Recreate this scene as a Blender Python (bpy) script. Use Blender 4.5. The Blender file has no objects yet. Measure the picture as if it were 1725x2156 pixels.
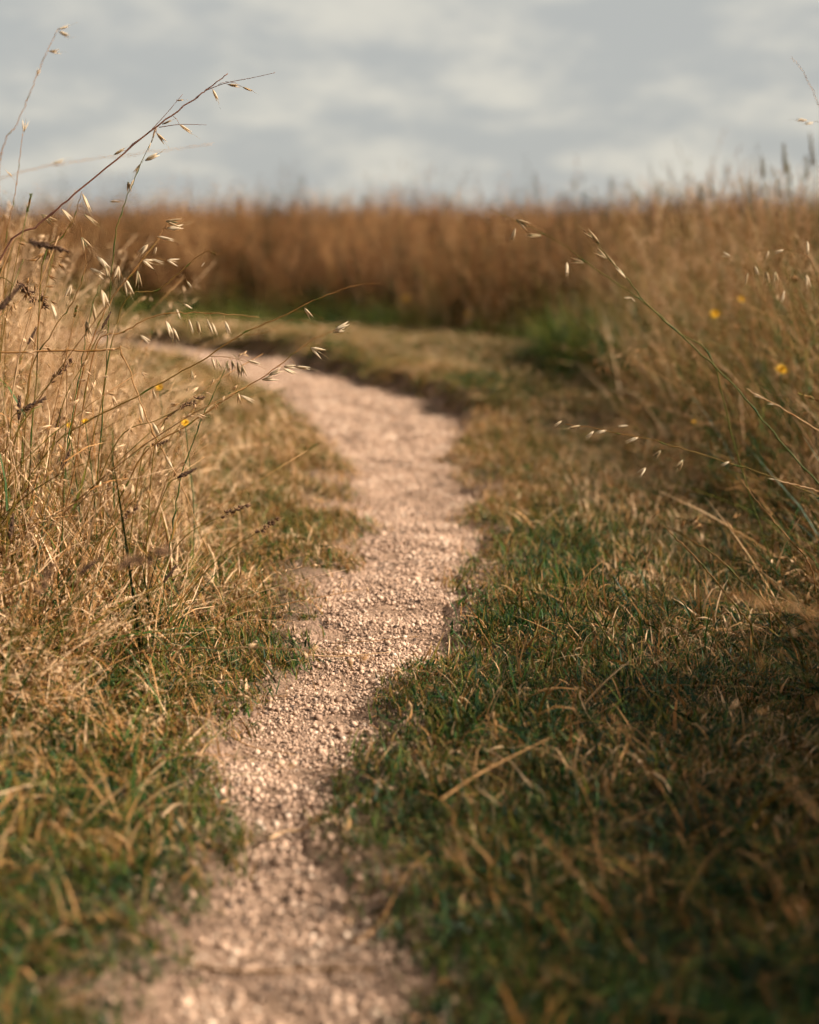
import bpy, math, random
import numpy as np
from mathutils import Vector, Matrix

random.seed(7)
rng = np.random.default_rng(11)
R = math.radians
sc = bpy.context.scene
COL = sc.collection

# ------------------------------------------------------------------ camera
CAM_H, PITCH, LENS, SENS = 0.85, R(11.3), 50.0, 36.0
cd = bpy.data.cameras.new('camera')
cam = bpy.data.objects.new('camera', cd)
COL.objects.link(cam)
cam.location = (0, 0, CAM_H)
cam.rotation_euler = (math.pi / 2 - PITCH, 0, 0)
cd.sensor_fit = 'VERTICAL'
cd.sensor_height = SENS
cd.sensor_width = SENS
cd.lens = LENS
cd.clip_start = 0.02
cd.clip_end = 9000
cd.dof.use_dof = True
cd.dof.focus_distance = 2.86
cd.dof.aperture_fstop = 1.75
cd.dof.aperture_blades = 9
sc.camera = cam

# ------------------------------------------------------------------ sky and sun
SUN_EL, SUN_AZ = R(34), R(107)          # azimuth measured from the viewing direction towards the right
world = bpy.data.worlds.new('World')
sc.world = world
world.use_nodes = True
wn, wl = world.node_tree.nodes, world.node_tree.links
wn.clear()
w_out = wn.new('ShaderNodeOutputWorld')
w_bg = wn.new('ShaderNodeBackground')
w_bg.inputs['Strength'].default_value = 0.05
sky = wn.new('ShaderNodeTexSky')
sky.sky_type = 'NISHITA'
sky.sun_disc = False
sky.sun_elevation = SUN_EL
sky.sun_rotation = SUN_AZ
sky.dust_density = 2.0
# broken high cloud: a noise on the plane of the cloud layer
tc = wn.new('ShaderNodeTexCoord')
sep = wn.new('ShaderNodeSeparateXYZ')
wl.new(tc.outputs['Generated'], sep.inputs[0])
zc = wn.new('ShaderNodeMath'); zc.operation = 'MAXIMUM'
wl.new(sep.outputs['Z'], zc.inputs[0]); zc.inputs[1].default_value = 0.0
za = wn.new('ShaderNodeMath'); za.operation = 'ADD'
wl.new(zc.outputs[0], za.inputs[0]); za.inputs[1].default_value = 0.30
dx = wn.new('ShaderNodeMath'); dx.operation = 'DIVIDE'
dy = wn.new('ShaderNodeMath'); dy.operation = 'DIVIDE'
wl.new(sep.outputs['X'], dx.inputs[0]); wl.new(za.outputs[0], dx.inputs[1])
wl.new(sep.outputs['Y'], dy.inputs[0]); wl.new(za.outputs[0], dy.inputs[1])
cmb = wn.new('ShaderNodeCombineXYZ')
wl.new(dx.outputs[0], cmb.inputs[0]); wl.new(dy.outputs[0], cmb.inputs[1])
cn = wn.new('ShaderNodeTexNoise')
cn.inputs['Scale'].default_value = 3.7
cn.inputs['Detail'].default_value = 6.0
cn.inputs['Roughness'].default_value = 0.6
cn.inputs['Distortion'].default_value = 0.0
cmap = wn.new('ShaderNodeMapping')
cmap.inputs['Location'].default_value = (5.4, 2.3, 0.0)
cmap.inputs['Rotation'].default_value = (0, 0, R(-14))
wl.new(cmb.outputs[0], cmap.inputs[0])
wl.new(cmap.outputs[0], cn.inputs['Vector'])
cr = wn.new('ShaderNodeValToRGB')
cr.color_ramp.interpolation = 'EASE'
cr.color_ramp.elements[0].position = 0.40
cr.color_ramp.elements[0].color = (4.0, 4.08, 3.92, 1)
cr.color_ramp.elements[1].position = 0.68
cr.color_ramp.elements[1].color = (5.85, 5.6, 4.9, 1)
wl.new(cn.outputs['Fac'], cr.inputs[0])
wmix = wn.new('ShaderNodeMix'); wmix.data_type = 'RGBA'
wmix.inputs[0].default_value = 0.94
wl.new(sky.outputs[0], wmix.inputs[6]); wl.new(cr.outputs[0], wmix.inputs[7])
wl.new(wmix.outputs[2], w_bg.inputs['Color'])
wl.new(w_bg.outputs[0], w_out.inputs['Surface'])

sd = bpy.data.lights.new('sun', 'SUN')
sd.energy = 5.0
sd.angle = R(0.6)
sd.color = (1.0, 0.915, 0.80)
sun = bpy.data.objects.new('sun', sd)
COL.objects.link(sun)
to_sun = Vector((math.sin(SUN_AZ) * math.cos(SUN_EL), math.cos(SUN_AZ) * math.cos(SUN_EL), math.sin(SUN_EL)))
sun.rotation_euler = to_sun.to_track_quat('Z', 'Y').to_euler()
sun.location = (20, 8, 15)

sc.view_settings.view_transform = 'Standard'
sc.view_settings.look = 'None'
sc.view_settings.exposure = 1.30
sc.view_settings.gamma = 1.0
sc.view_settings.use_curve_mapping = False
sc.render.engine = 'CYCLES'
sc.cycles.use_denoising = True
sc.cycles.use_adaptive_sampling = True
sc.cycles.adaptive_threshold = 0.03
sc.cycles.adaptive_min_samples = 12
sc.cycles.max_bounces = 3
sc.cycles.diffuse_bounces = 2
sc.cycles.transmission_bounces = 2
sc.cycles.transparent_max_bounces = 3
sc.cycles.caustics_reflective = False
sc.cycles.caustics_refractive = False

# ------------------------------------------------------------------ helpers
FPX = 2156 * LENS / SENS
_fwd = Vector((0, math.cos(PITCH), -math.sin(PITCH)))
_up = Vector((0, math.sin(PITCH), math.cos(PITCH)))


def at(u, v, d):
    """A point of the place, d metres in front of the lens plane, read off the photograph (1725 x 2156)."""
    return Vector((0, 0, CAM_H)) + d * (_fwd + _up * ((1078 - v) / FPX) + Vector(((u - 862.5) / FPX, 0, 0)))


def tag(o, label=None, cat=None, group=None, kind=None):
    if label: o['label'] = label
    if cat: o['category'] = cat
    if group: o['group'] = group
    if kind: o['kind'] = kind
    return o


class MB:
    """Collects ribbons, tubes and spindles with one 'tone' value per vertex; build() makes ONE mesh."""
    def __init__(s):
        s.v, s.f, s.t = [], [], []

    def add(s, vs, fs, ts):
        b = len(s.v)
        s.v += [tuple(x) for x in vs]
        s.f += [tuple(i + b for i in f) for f in fs]
        s.t += list(ts)

    def ribbon(s, pts, wid, side, tone):
        vs, ts = [], []
        for i, p in enumerate(pts):
            vs += [p - side * wid[i], p + side * wid[i]]
            tt = tone[i] if hasattr(tone, '__len__') else tone
            ts += [tt, tt]
        fs = [(2 * i, 2 * i + 1, 2 * i + 3, 2 * i + 2) for i in range(len(pts) - 1)]
        s.add(vs, fs, ts)

    def tube(s, pts, rad, n, tone):
        vs, ts = [], []
        for i, p in enumerate(pts):
            a = pts[min(i + 1, len(pts) - 1)] - pts[max(i - 1, 0)]
            a = a.normalized() if a.length > 1e-9 else Vector((0, 0, 1))
            x = a.cross(Vector((0.31, 0.82, 0.11))).normalized()
            y = a.cross(x)
            r = rad[i] if hasattr(rad, '__len__') else rad
            tt = tone[i] if hasattr(tone, '__len__') else tone
            for k in range(n):
                c = 2 * math.pi * k / n
                vs.append(p + (x * math.cos(c) + y * math.sin(c)) * r)
                ts.append(tt)
        fs = []
        for i in range(len(pts) - 1):
            for k in range(n):
                k2 = (k + 1) % n
                fs.append((i * n + k, i * n + k2, (i + 1) * n + k2, (i + 1) * n + k))
        fs.append(tuple(range(n - 1, -1, -1)))
        fs.append(tuple((len(pts) - 1) * n + k for k in range(n)))
        s.add(vs, fs, ts)

    def spindle(s, p, d, L, r, tone, n=4, prof=((0.0, .25), (.3, 1.0), (.65, .7), (1.0, .04))):
        d = d.normalized()
        s.tube([p + d * (L * a) for a, _ in prof], [max(r * b, 1e-5) for _, b in prof], n, tone)

    def mesh(s, name, mat, smooth=True):
        me = bpy.data.meshes.new(name)
        me.from_pydata(s.v, [], s.f)
        a = me.attributes.new('tone', 'FLOAT', 'POINT')
        a.data.foreach_set('value', np.array(s.t, dtype=np.float32))
        if smooth:
            me.polygons.foreach_set('use_smooth', np.ones(len(s.f), dtype=bool))
        if mat: me.materials.append(mat)
        me.update()
        return me

    def build(s, name, mat, parent=None, loc=None):
        o = bpy.data.objects.new(name, s.mesh(name, mat))
        COL.objects.link(o)
        if parent: o.parent = parent
        if loc is not None: o.location = loc
        return o


def spline(pts, n=8):
    """Catmull-Rom through the points."""
    P = [Vector(p) for p in pts]
    P = [P[0] * 2 - P[1]] + P + [P[-1] * 2 - P[-2]]
    out = []
    for i in range(1, len(P) - 2):
        a, b, c, d = P[i - 1:i + 3]
        for k in range(n):
            t = k / n
            out.append(0.5 * (2 * b + (c - a) * t + (2 * a - 5 * b + 4 * c - d) * t * t + (3 * b - a - 3 * c + d) * t ** 3))
    out.append(P[-2])
    return out


# ------------------------------------------------------------------ materials
def mat_new(name):
    m = bpy.data.materials.new(name)
    m.use_nodes = True
    m.node_tree.nodes.clear()
    return m, m.node_tree.nodes, m.node_tree.links


def ramp(nodes, stops):
    r = nodes.new('ShaderNodeValToRGB')
    while len(r.color_ramp.elements) < len(stops):
        r.color_ramp.elements.new(0.5)
    for e, (p, c) in zip(r.color_ramp.elements, stops):
        e.position = p
        e.color = (*c, 1)
    return r


def plant_mat(name, stops, transl=0.35, rough=0.55, inst=True, rand=0.16, spec=0.18, patchy=0.75):
    m, n, l = mat_new(name)
    tone = n.new('ShaderNodeAttribute'); tone.attribute_name = 'tone'
    val = tone.outputs['Fac']
    if inst:
        dry = n.new('ShaderNodeAttribute'); dry.attribute_type = 'INSTANCER'; dry.attribute_name = 'dry'
        gm = n.new('ShaderNodeNewGeometry')
        nz = n.new('ShaderNodeTexNoise'); nz.inputs['Scale'].default_value = 4.2; nz.inputs['Detail'].default_value = 2
        l.new(gm.outputs['Position'], nz.inputs['Vector'])
        nm = n.new('ShaderNodeMath'); nm.operation = 'MULTIPLY_ADD'
        l.new(nz.outputs['Fac'], nm.inputs[0]); nm.inputs[1].default_value = patchy; nm.inputs[2].default_value = -patchy / 2
        a0 = n.new('ShaderNodeMath'); a0.operation = 'ADD'
        l.new(nm.outputs[0], a0.inputs[0]); l.new(dry.outputs['Fac'], a0.inputs[1])
        a = n.new('ShaderNodeMath'); a.operation = 'ADD'
        l.new(val, a.inputs[0]); l.new(a0.outputs[0], a.inputs[1])
        oi = n.new('ShaderNodeObjectInfo')
        b = n.new('ShaderNodeMath'); b.operation = 'MULTIPLY_ADD'
        l.new(oi.outputs['Random'], b.inputs[0]); b.inputs[1].default_value = rand; b.inputs[2].default_value = -rand / 2
        c = n.new('ShaderNodeMath'); c.operation = 'ADD'; c.use_clamp = True
        l.new(a.outputs[0], c.inputs[0]); l.new(b.outputs[0], c.inputs[1])
        val = c.outputs[0]
    r = ramp(n, stops)
    l.new(val, r.inputs[0])
    p = n.new('ShaderNodeBsdfPrincipled')
    p.inputs['Roughness'].default_value = rough
    p.inputs['Specular IOR Level'].default_value = spec
    l.new(r.outputs[0], p.inputs['Base Color'])
    t = n.new('ShaderNodeBsdfTranslucent')
    l.new(r.outputs[0], t.inputs['Color'])
    mx = n.new('ShaderNodeMixShader'); mx.inputs[0].default_value = transl
    l.new(p.outputs[0], mx.inputs[1]); l.new(t.outputs[0], mx.inputs[2])
    o = n.new('ShaderNodeOutputMaterial')
    l.new(mx.outputs[0], o.inputs['Surface'])
    return m


GRASS = [(0.0, (.006, .022, .007)), (.27, (.026, .064, .008)), (.45, (.088, .082, .010)), (.64, (.205, .086, .021)), (.84, (.36, .19, .072)), (1.0, (.60, .39, .22))]
MEADOW = [(0.0, (.016, .026, .004)), (.28, (.055, .030, .006)), (.52, (.140, .054, .013)), (.78, (.26, .108, .031)), (1.0, (.44, .24, .10))]
M_turf = plant_mat('turf_blades', GRASS, .18)
M_tall = plant_mat('dry_grass_blades', GRASS, .20)
M_under = plant_mat('green_leaf_blades', [(0.0, (.016, .034, .008)), (.3, (.055, .085, .012)), (.6, (.14, .15, .018)), (.85, (.26, .19, .04)), (1.0, (.42, .29, .10))], .30)
M_meadow = plant_mat('meadow_blades', MEADOW, .22, patchy=1.1)
M_hero = plant_mat('grass_stalk', GRASS, .30, inst=False)
M_spk = plant_mat('oat_spikelet', [(0, (.09, .12, .05)), (.5, (.46, .31, .17)), (1, (.72, .58, .40))], .45, inst=False, rough=.4)
M_red = plant_mat('reddish_stalk', [(0, (.05, .018, .012)), (1, (.30, .12, .06))], .1, inst=False)
M_head = plant_mat('brown_seed_head', [(0, (.020, .011, .007)), (.5, (.075, .038, .020)), (1, (.22, .12, .06))], .1, inst=False, rough=.8)
M_petal = plant_mat('yellow_petal', [(0, (.45, .20, .01)), (1, (.74, .42, .025))], .35, inst=False)
M_headfar = plant_mat('dark_meadow_head', [(0, (.07, .075, .055)), (1, (.24, .19, .12))], .2, inst=False, rough=.8)


def pebble_mat(name, inst):
    m, n, l = mat_new(name)
    oi = n.new('ShaderNodeObjectInfo')
    r = ramp(n, [(0, (.06, .038, .027)), (.22, (.225, .138, .090)), (.6, (.395, .25, .164)), (.88, (.49, .325, .222)), (1, (.56, .42, .31))])
    tc = n.new('ShaderNodeNewGeometry')
    nz = n.new('ShaderNodeTexNoise'); nz.inputs['Scale'].default_value = 300; nz.inputs['Detail'].default_value = 3
    l.new(tc.outputs['Position'], nz.inputs['Vector'])
    a = n.new('ShaderNodeMath'); a.operation = 'MULTIPLY_ADD'; a.use_clamp = True
    l.new(nz.outputs['Fac'], a.inputs[0]); a.inputs[1].default_value = .5
    ta = n.new('ShaderNodeAttribute'); ta.attribute_name = 'tone'
    b0 = n.new('ShaderNodeMath'); b0.operation = 'MULTIPLY_ADD'
    l.new(oi.outputs['Random'], b0.inputs[0]); b0.inputs[1].default_value = .3; b0.inputs[2].default_value = -.37
    b = n.new('ShaderNodeMath'); b.operation = 'MULTIPLY_ADD'
    l.new(ta.outputs['Fac'], b.inputs[0]); b.inputs[1].default_value = 0.9; l.new(b0.outputs[0], b.inputs[2])
    l.new(b.outputs[0], a.inputs[2])
    l.new(a.outputs[0], r.inputs[0])
    p = n.new('ShaderNodeBsdfPrincipled'); p.inputs['Roughness'].default_value = .8
    p.inputs['Specular IOR Level'].default_value = .25
    l.new(r.outputs[0], p.inputs['Base Color'])
    o = n.new('ShaderNodeOutputMaterial'); l.new(p.outputs[0], o.inputs['Surface'])
    return m


M_peb = pebble_mat('pale_pebble', True)


def soil_mat(name, stops, scale, bump):
    m, n, l = mat_new(name)
    g = n.new('ShaderNodeNewGeometry')
    a = n.new('ShaderNodeTexNoise'); a.inputs['Scale'].default_value = scale; a.inputs['Detail'].default_value = 8
    a.inputs['Roughness'].default_value = .7
    l.new(g.outputs['Position'], a.inputs['Vector'])
    b = n.new('ShaderNodeTexNoise'); b.inputs['Scale'].default_value = scale * .06; b.inputs['Detail'].default_value = 3
    l.new(g.outputs['Position'], b.inputs['Vector'])
    mx = n.new('ShaderNodeMath'); mx.operation = 'MULTIPLY_ADD'
    l.new(b.outputs['Fac'], mx.inputs[0]); mx.inputs[1].default_value = .5
    h = n.new('ShaderNodeMath'); h.operation = 'MULTIPLY'
    l.new(a.outputs['Fac'], h.inputs[0]); h.inputs[1].default_value = .5
    l.new(h.outputs[0], mx.inputs[2])
    r = ramp(n, stops)
    l.new(mx.outputs[0], r.inputs[0])
    p = n.new('ShaderNodeBsdfPrincipled'); p.inputs['Roughness'].default_value = .95
    p.inputs['Specular IOR Level'].default_value = .1
    l.new(r.outputs[0], p.inputs['Base Color'])
    bp = n.new('ShaderNodeBump'); bp.inputs['Strength'].default_value = bump; bp.inputs['Distance'].default_value = .008
    l.new(a.outputs['Fac'], bp.inputs['Height']); l.new(bp.outputs[0], p.inputs['Normal'])
    o = n.new('ShaderNodeOutputMaterial'); l.new(p.outputs[0], o.inputs['Surface'])
    return m


M_path = soil_mat('sandy_gravel', [(.34, (.12, .070, .044)), (.5, (.315, .195, .124)), (.66, (.43, .278, .188))], 210, 1.0)
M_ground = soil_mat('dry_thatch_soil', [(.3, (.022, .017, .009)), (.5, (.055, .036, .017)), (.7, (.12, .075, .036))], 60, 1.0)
_n, _l = M_ground.node_tree.nodes, M_ground.node_tree.links            # bare sandy margin beside the path
_p = next(q for q in _n if q.type == 'BSDF_PRINCIPLED')
_src = _p.inputs['Base Color'].links[0].from_socket
_at = _n.new('ShaderNodeAttribute'); _at.attribute_name = 'sand'
_nz = _n.new('ShaderNodeTexNoise'); _nz.inputs['Scale'].default_value = 120; _nz.inputs['Detail'].default_value = 4
_gm = _n.new('ShaderNodeNewGeometry'); _l.new(_gm.outputs['Position'], _nz.inputs['Vector'])
_rp = ramp(_n, [(.35, (.09, .053, .034)), (.65, (.30, .188, .125))])
_mx = _n.new('ShaderNodeMix'); _mx.data_type = 'RGBA'
_l.new(_nz.outputs['Fac'], _rp.inputs[0]); _l.new(_at.outputs['Fac'], _mx.inputs[0])
_l.new(_src, _mx.inputs[6]); _l.new(_rp.outputs[0], _mx.inputs[7]); _l.new(_mx.outputs[2], _p.inputs['Base Color'])

# ------------------------------------------------------------------ terrain
PATH_L = [(-.37, .6), (-.35, 1.0), (-.335, 1.28), (-.325, 1.41), (-.295, 1.63), (-.29, 1.91), (-.335, 2.19), (-.355, 2.40), (-.273, 2.59), (-.221, 2.80),
          (-.23, 3.14), (-.208, 3.5), (-.177, 3.9), (-.189, 4.55), (-.284, 5.34), (-.428, 6.13), (-.748, 7.38), (-1.24, 8.79), (-1.72, 9.69),
          (-2.45, 10.45), (-3.6, 11.1), (-5.2, 11.5)]
PATH_R = [(.10, .6), (.06, 1.0), (.032, 1.28), (.004, 1.41), (-.036, 1.57), (-.062, 1.76), (-.098, 2.0), (-.075, 2.19), (-.052, 2.37), (.007, 2.56), (.071, 2.80),
          (.107, 3.18), (.176, 3.61), (.213, 4.24), (.186, 5.12), (.259, 6.1), (.15, 6.97), (-.163, 7.79), (-.609, 9.01), (-1.08, 10.0),
          (-1.6, 10.62), (-2.35, 11.25), (-3.5, 11.9), (-5.2, 12.3)]


def resample(pts, n):
    p = np.array([(v.x, v.y) for v in spline([(a, b, 0) for a, b in pts], 10)])
    s = np.concatenate([[0], np.cumsum(np.hypot(*np.diff(p, axis=0).T))])
    q = np.linspace(0, s[-1], n)
    return np.stack([np.interp(q, s, p[:, 0]), np.interp(q, s, p[:, 1])], 1)


def vnoise(x, y, s, seed=0):
    """Smooth value noise 0..1."""
    x, y = x * s + seed * 17.3, y * s + seed * 9.1
    xi, yi = np.floor(x), np.floor(y)
    fx, fy = x - xi, y - yi
    fx, fy = fx * fx * (3 - 2 * fx), fy * fy * (3 - 2 * fy)
    h = lambda a, b: (np.sin(a * 127.1 + b * 311.7 + seed) * 43758.5453) % 1.0
    return (h(xi, yi) * (1 - fx) + h(xi + 1, yi) * fx) * (1 - fy) + (h(xi, yi + 1) * (1 - fx) + h(xi + 1, yi + 1) * fx) * fy


NL = 520
EL, ER = resample(PATH_L, NL), resample(PATH_R, NL)
wob = rng.normal(0, 1, (2, NL))
ker = np.exp(-np.linspace(-2, 2, 7) ** 2)
for e, w in ((EL, wob[0]), (ER, wob[1])):
    e[:, 0] += np.convolve(w, ker / ker.sum(), 'same') * .05 + (vnoise(e[:, 0], e[:, 1], 4.5, 21) - .5) * .07 + (vnoise(e[:, 0], e[:, 1], 13, 5) - .5) * .05
POLY = np.concatenate([EL, ER[::-1]])


def seg_dist(px, py, line):
    d = np.full(px.shape, 1e9)
    for (ax, ay), (bx, by) in zip(line[:-1], line[1:]):
        vx, vy = bx - ax, by - ay
        t = np.clip(((px - ax) * vx + (py - ay) * vy) / (vx * vx + vy * vy + 1e-12), 0, 1)
        d = np.minimum(d, np.hypot(px - ax - t * vx, py - ay - t * vy))
    return d


def inside(px, py):
    r = np.zeros(px.shape, bool)
    n = len(POLY)
    for i in range(n):
        (x1, y1), (x2, y2) = POLY[i], POLY[i - 1]
        c = ((y1 > py) != (y2 > py)) & (px < (x2 - x1) * (py - y1) / (y2 - y1 + 1e-12) + x1)
        r ^= c
    return r


def path_sd(px, py):
    """Signed distance to the path's edge: negative on the path. Also the distance to its right edge."""
    px, py = np.asarray(px, float), np.asarray(py, float)
    dl, dr = np.full(px.shape, 9.), np.full(px.shape, 9.)
    near = (np.abs(px) < 7) & (py > -.5) & (py < 14)
    dl[near] = seg_dist(px[near], py[near], EL[::4])
    dr[near] = seg_dist(px[near], py[near], ER[::4])
    ins = np.zeros(px.shape, bool)
    ins[near] = inside(px[near], py[near])
    d = np.minimum(dl, dr)
    return np.where(ins, -d, d), dr, dl, ins


def sstep(a, b, x):
    t = np.clip((x - a) / (b - a), 0, 1)
    return t * t * (3 - 2 * t)


def zbase(x, y):
    f = np.exp(-((x / 9) ** 2 + ((y - 5) / 14) ** 2))
    return ((vnoise(x, y, 1.1, 3) - .5) * .05 + (vnoise(x, y, 3.7, 5) - .5) * .02) * f


def zground(x, y, info=None):
    x, y = np.asarray(x, float), np.asarray(y, float)
    sd_, dr, dl, ins = info if info is not None else path_sd(x, y)
    z = zbase(x, y)
    # the turf step along the outer edge of the bend
    right = (~ins) & (dr < dl)
    win = sstep(5.9, 6.7, y) * (1 - .55 * sstep(10.0, 12.5, y))
    hb = (.05 + .10 * vnoise(x, y, 3.1, 8)) * (.45 + .55 * sstep(.28, .55, vnoise(x, y, 2.3, 12)))
    far_ = sstep(.08, .45, dr)
    hb = hb * (1 - far_) + .07 * far_
    z = z + np.where(right | (dr > 8), sstep(0.0, .075, dr), 0) * hb * win * np.where(y < 40, 1, 0)
    left = (~ins) & (dl <= dr)
    z = z + np.where(left, sstep(0.0, .25, dl) * .03, 0)
    z = z - .05 * sstep(.02, -.05, sd_) if False else z - .05 * (1 - sstep(-.05, .015, sd_))
    return z


xs = np.concatenate([-np.geomspace(4000, 4.6, 26), np.arange(-4.4, 4.41, .045), np.geomspace(4.6, 4000, 26)])
ys = np.concatenate([-np.geomspace(300, .4, 12), np.arange(-.2, 14.0, .045), np.geomspace(14.3, 6000, 34)])
GX, GY = np.meshgrid(xs, ys)
G_INFO = path_sd(GX.ravel(), GY.ravel())
GZ = zground(GX.ravel(), GY.ravel(), G_INFO)
co = np.stack([GX.ravel(), GY.ravel(), GZ], 1)
nx, ny = len(xs), len(ys)
ii = (np.arange(ny - 1)[:, None] * nx + np.arange(nx - 1)[None]).ravel()
quads = np.stack([ii, ii + 1, ii + nx + 1, ii + nx], 1)


def np_mesh(name, co, quads, mat):
    me = bpy.data.meshes.new(name)
    me.vertices.add(len(co)); me.vertices.foreach_set('co', co.astype(np.float32).ravel())
    me.loops.add(quads.size); me.loops.foreach_set('vertex_index', quads.astype(np.int32).ravel())
    me.polygons.add(len(quads)); me.polygons.foreach_set('loop_start', np.arange(0, quads.size, 4, dtype=np.int32))
    me.update(calc_edges=True)
    me.polygons.foreach_set('use_smooth', np.ones(len(quads), bool))
    me.materials.append(mat)
    o = bpy.data.objects.new(name, me)
    COL.objects.link(o)
    return o


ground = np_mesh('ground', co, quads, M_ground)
_wid = np.interp(GY.ravel(), [1, 3, 3.8, 6.3, 7.5], [.07, .08, .22, .20, .05])
_sand = np.clip(1 - G_INFO[0] / _wid + (vnoise(GX.ravel(), GY.ravel(), 11, 4) - .5) * 1.4, 0, 1) * (G_INFO[0] < .4)
ground.data.attributes.new('sand', 'FLOAT', 'POINT').data.foreach_set('value', _sand.astype(np.float32))
tag(ground, 'dry brown soil and thatch under the grass', 'ground', kind='structure')

# the gravel path: a strip between its two edges, lying in its shallow trough
NW = 18
s = np.linspace(-.05, 1.05, NW)[None, :, None]
PG = EL[:, None] * (1 - s) + ER[:, None] * s
pxx, pyy = PG[..., 0].ravel(), PG[..., 1].ravel()


def zpath(x, y):
    return zbase(x, y) - .024 + (vnoise(x, y, 9, 2) - .5) * .018 + (vnoise(x, y, 4.2, 6) - .5) * .022


pco = np.stack([pxx, pyy, zpath(pxx, pyy)], 1)
ii = (np.arange(NL - 1)[:, None] * NW + np.arange(NW - 1)[None]).ravel()
path = np_mesh('path', pco, np.stack([ii, ii + 1, ii + NW + 1, ii + NW], 1), M_path)
tag(path, 'narrow pinkish gravel footpath bending left through the grass', 'path', kind='structure')


# ------------------------------------------------------------------ scatter (grass and gravel nobody could count)
def euler_lean(yaw, ax, ay):
    """Euler XYZ of: turn by yaw, then lean by ay towards +x and by ax towards +y."""
    n = len(yaw)
    cz, sz = np.cos(yaw), np.sin(yaw)
    cy, sy = np.cos(ay), np.sin(ay)
    cx, sx = np.cos(-ax), np.sin(-ax)
    Z = np.zeros((n, 3, 3)); Z[:, 0, 0] = cz; Z[:, 0, 1] = -sz; Z[:, 1, 0] = sz; Z[:, 1, 1] = cz; Z[:, 2, 2] = 1
    Y = np.zeros((n, 3, 3)); Y[:, 0, 0] = cy; Y[:, 0, 2] = sy; Y[:, 2, 0] = -sy; Y[:, 2, 2] = cy; Y[:, 1, 1] = 1
    X = np.zeros((n, 3, 3)); X[:, 1, 1] = cx; X[:, 1, 2] = -sx; X[:, 2, 1] = sx; X[:, 2, 2] = cx; X[:, 0, 0] = 1
    M = Y @ X @ Z
    return np.stack([np.arctan2(M[:, 2, 1], M[:, 2, 2]), -np.arcsin(np.clip(M[:, 2, 0], -1, 1)), np.arctan2(M[:, 1, 0], M[:, 0, 0])], 1)


def scatter(name, pts, rot, scl, idx, dry, variants, label, cat, parent=None):
    me = bpy.data.meshes.new(name)
    n = len(pts)
    me.vertices.add(n); me.vertices.foreach_set('co', np.asarray(pts, np.float32).ravel())
    for nm, ty, arr, key in (('rot', 'FLOAT_VECTOR', rot, 'vector'), ('scl', 'FLOAT_VECTOR', scl, 'vector'), ('idx', 'INT', idx, 'value'), ('dry', 'FLOAT', dry, 'value')):
        a = me.attributes.new(nm, ty, 'POINT')
        a.data.foreach_set(key, np.ascontiguousarray(arr, np.int32 if ty == 'INT' else np.float32).ravel())
    o = bpy.data.objects.new(name, me)
    COL.objects.link(o)
    if parent: o.parent = parent
    ng = bpy.data.node_groups.new(name, 'GeometryNodeTree')
    ng.interface.new_socket('Geometry', in_out='INPUT', socket_type='NodeSocketGeometry')
    ng.interface.new_socket('Geometry', in_out='OUTPUT', socket_type='NodeSocketGeometry')
    N, L = ng.nodes, ng.links
    gi, go = N.new('NodeGroupInput'), N.new('NodeGroupOutput')
    iop = N.new('GeometryNodeInstanceOnPoints')
    jn = N.new('GeometryNodeJoinGeometry')
    for vm in variants:
        vo = bpy.data.objects.new(vm.name, vm)          # the clump's shape, used by the node tree only
        oi = N.new('GeometryNodeObjectInfo')
        oi.inputs['Object'].default_value = vo
        oi.inputs['As Instance'].default_value = False
        g2 = N.new('GeometryNodeGeometryToInstance')
        L.new(oi.outputs['Geometry'], g2.inputs[0]); L.new(g2.outputs[0], jn.inputs[0])
    L.new(gi.outputs[0], iop.inputs['Points']); L.new(jn.outputs[0], iop.inputs['Instance'])
    iop.inputs['Pick Instance'].default_value = True

    def attr(nm, ty):
        q = N.new('GeometryNodeInputNamedAttribute'); q.data_type = ty; q.inputs['Name'].default_value = nm
        return q.outputs['Attribute']
    L.new(attr('idx', 'INT'), iop.inputs['Instance Index'])
    er = N.new('FunctionNodeEulerToRotation')
    L.new(attr('rot', 'FLOAT_VECTOR'), er.inputs[0]); L.new(er.outputs[0], iop.inputs['Rotation'])
    L.new(attr('scl', 'FLOAT_VECTOR'), iop.inputs['Scale'])
    L.new(iop.outputs[0], go.inputs[0])
    md = o.modifiers.new('scatter', 'NODES'); md.node_group = ng
    me.materials.append(variants[0].materials[0])
    tag(o, label, cat, kind='stuff')
    return o


# --- clump shapes
def blade(mb, base, h, lean, az, w, tone, segs=4, droop=.5, tipdry=.15):
    d = Vector((math.cos(az), math.sin(az), 0))
    side = Vector((-d.y, d.x, 0))
    a = random.uniform(-.8, .8)
    side = (side * math.cos(a) + d * math.sin(a)).normalized()
    pts, wid, ton = [], [], []
    p, ang = Vector(base), lean
    for i in range(segs + 1):
        t = i / segs
        pts.append(p.copy())
        wid.append(w * (1 - t ** 1.7) * .5 + .00012)
        ton.append(tone + tipdry * (t - .35))
        ang += droop * (0.4 + t) / segs * 1.6
        p = p + (d * math.sin(ang) + Vector((0, 0, math.cos(ang)))) * (h / segs)
    mb.ribbon(pts, wid, side, ton)


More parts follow.
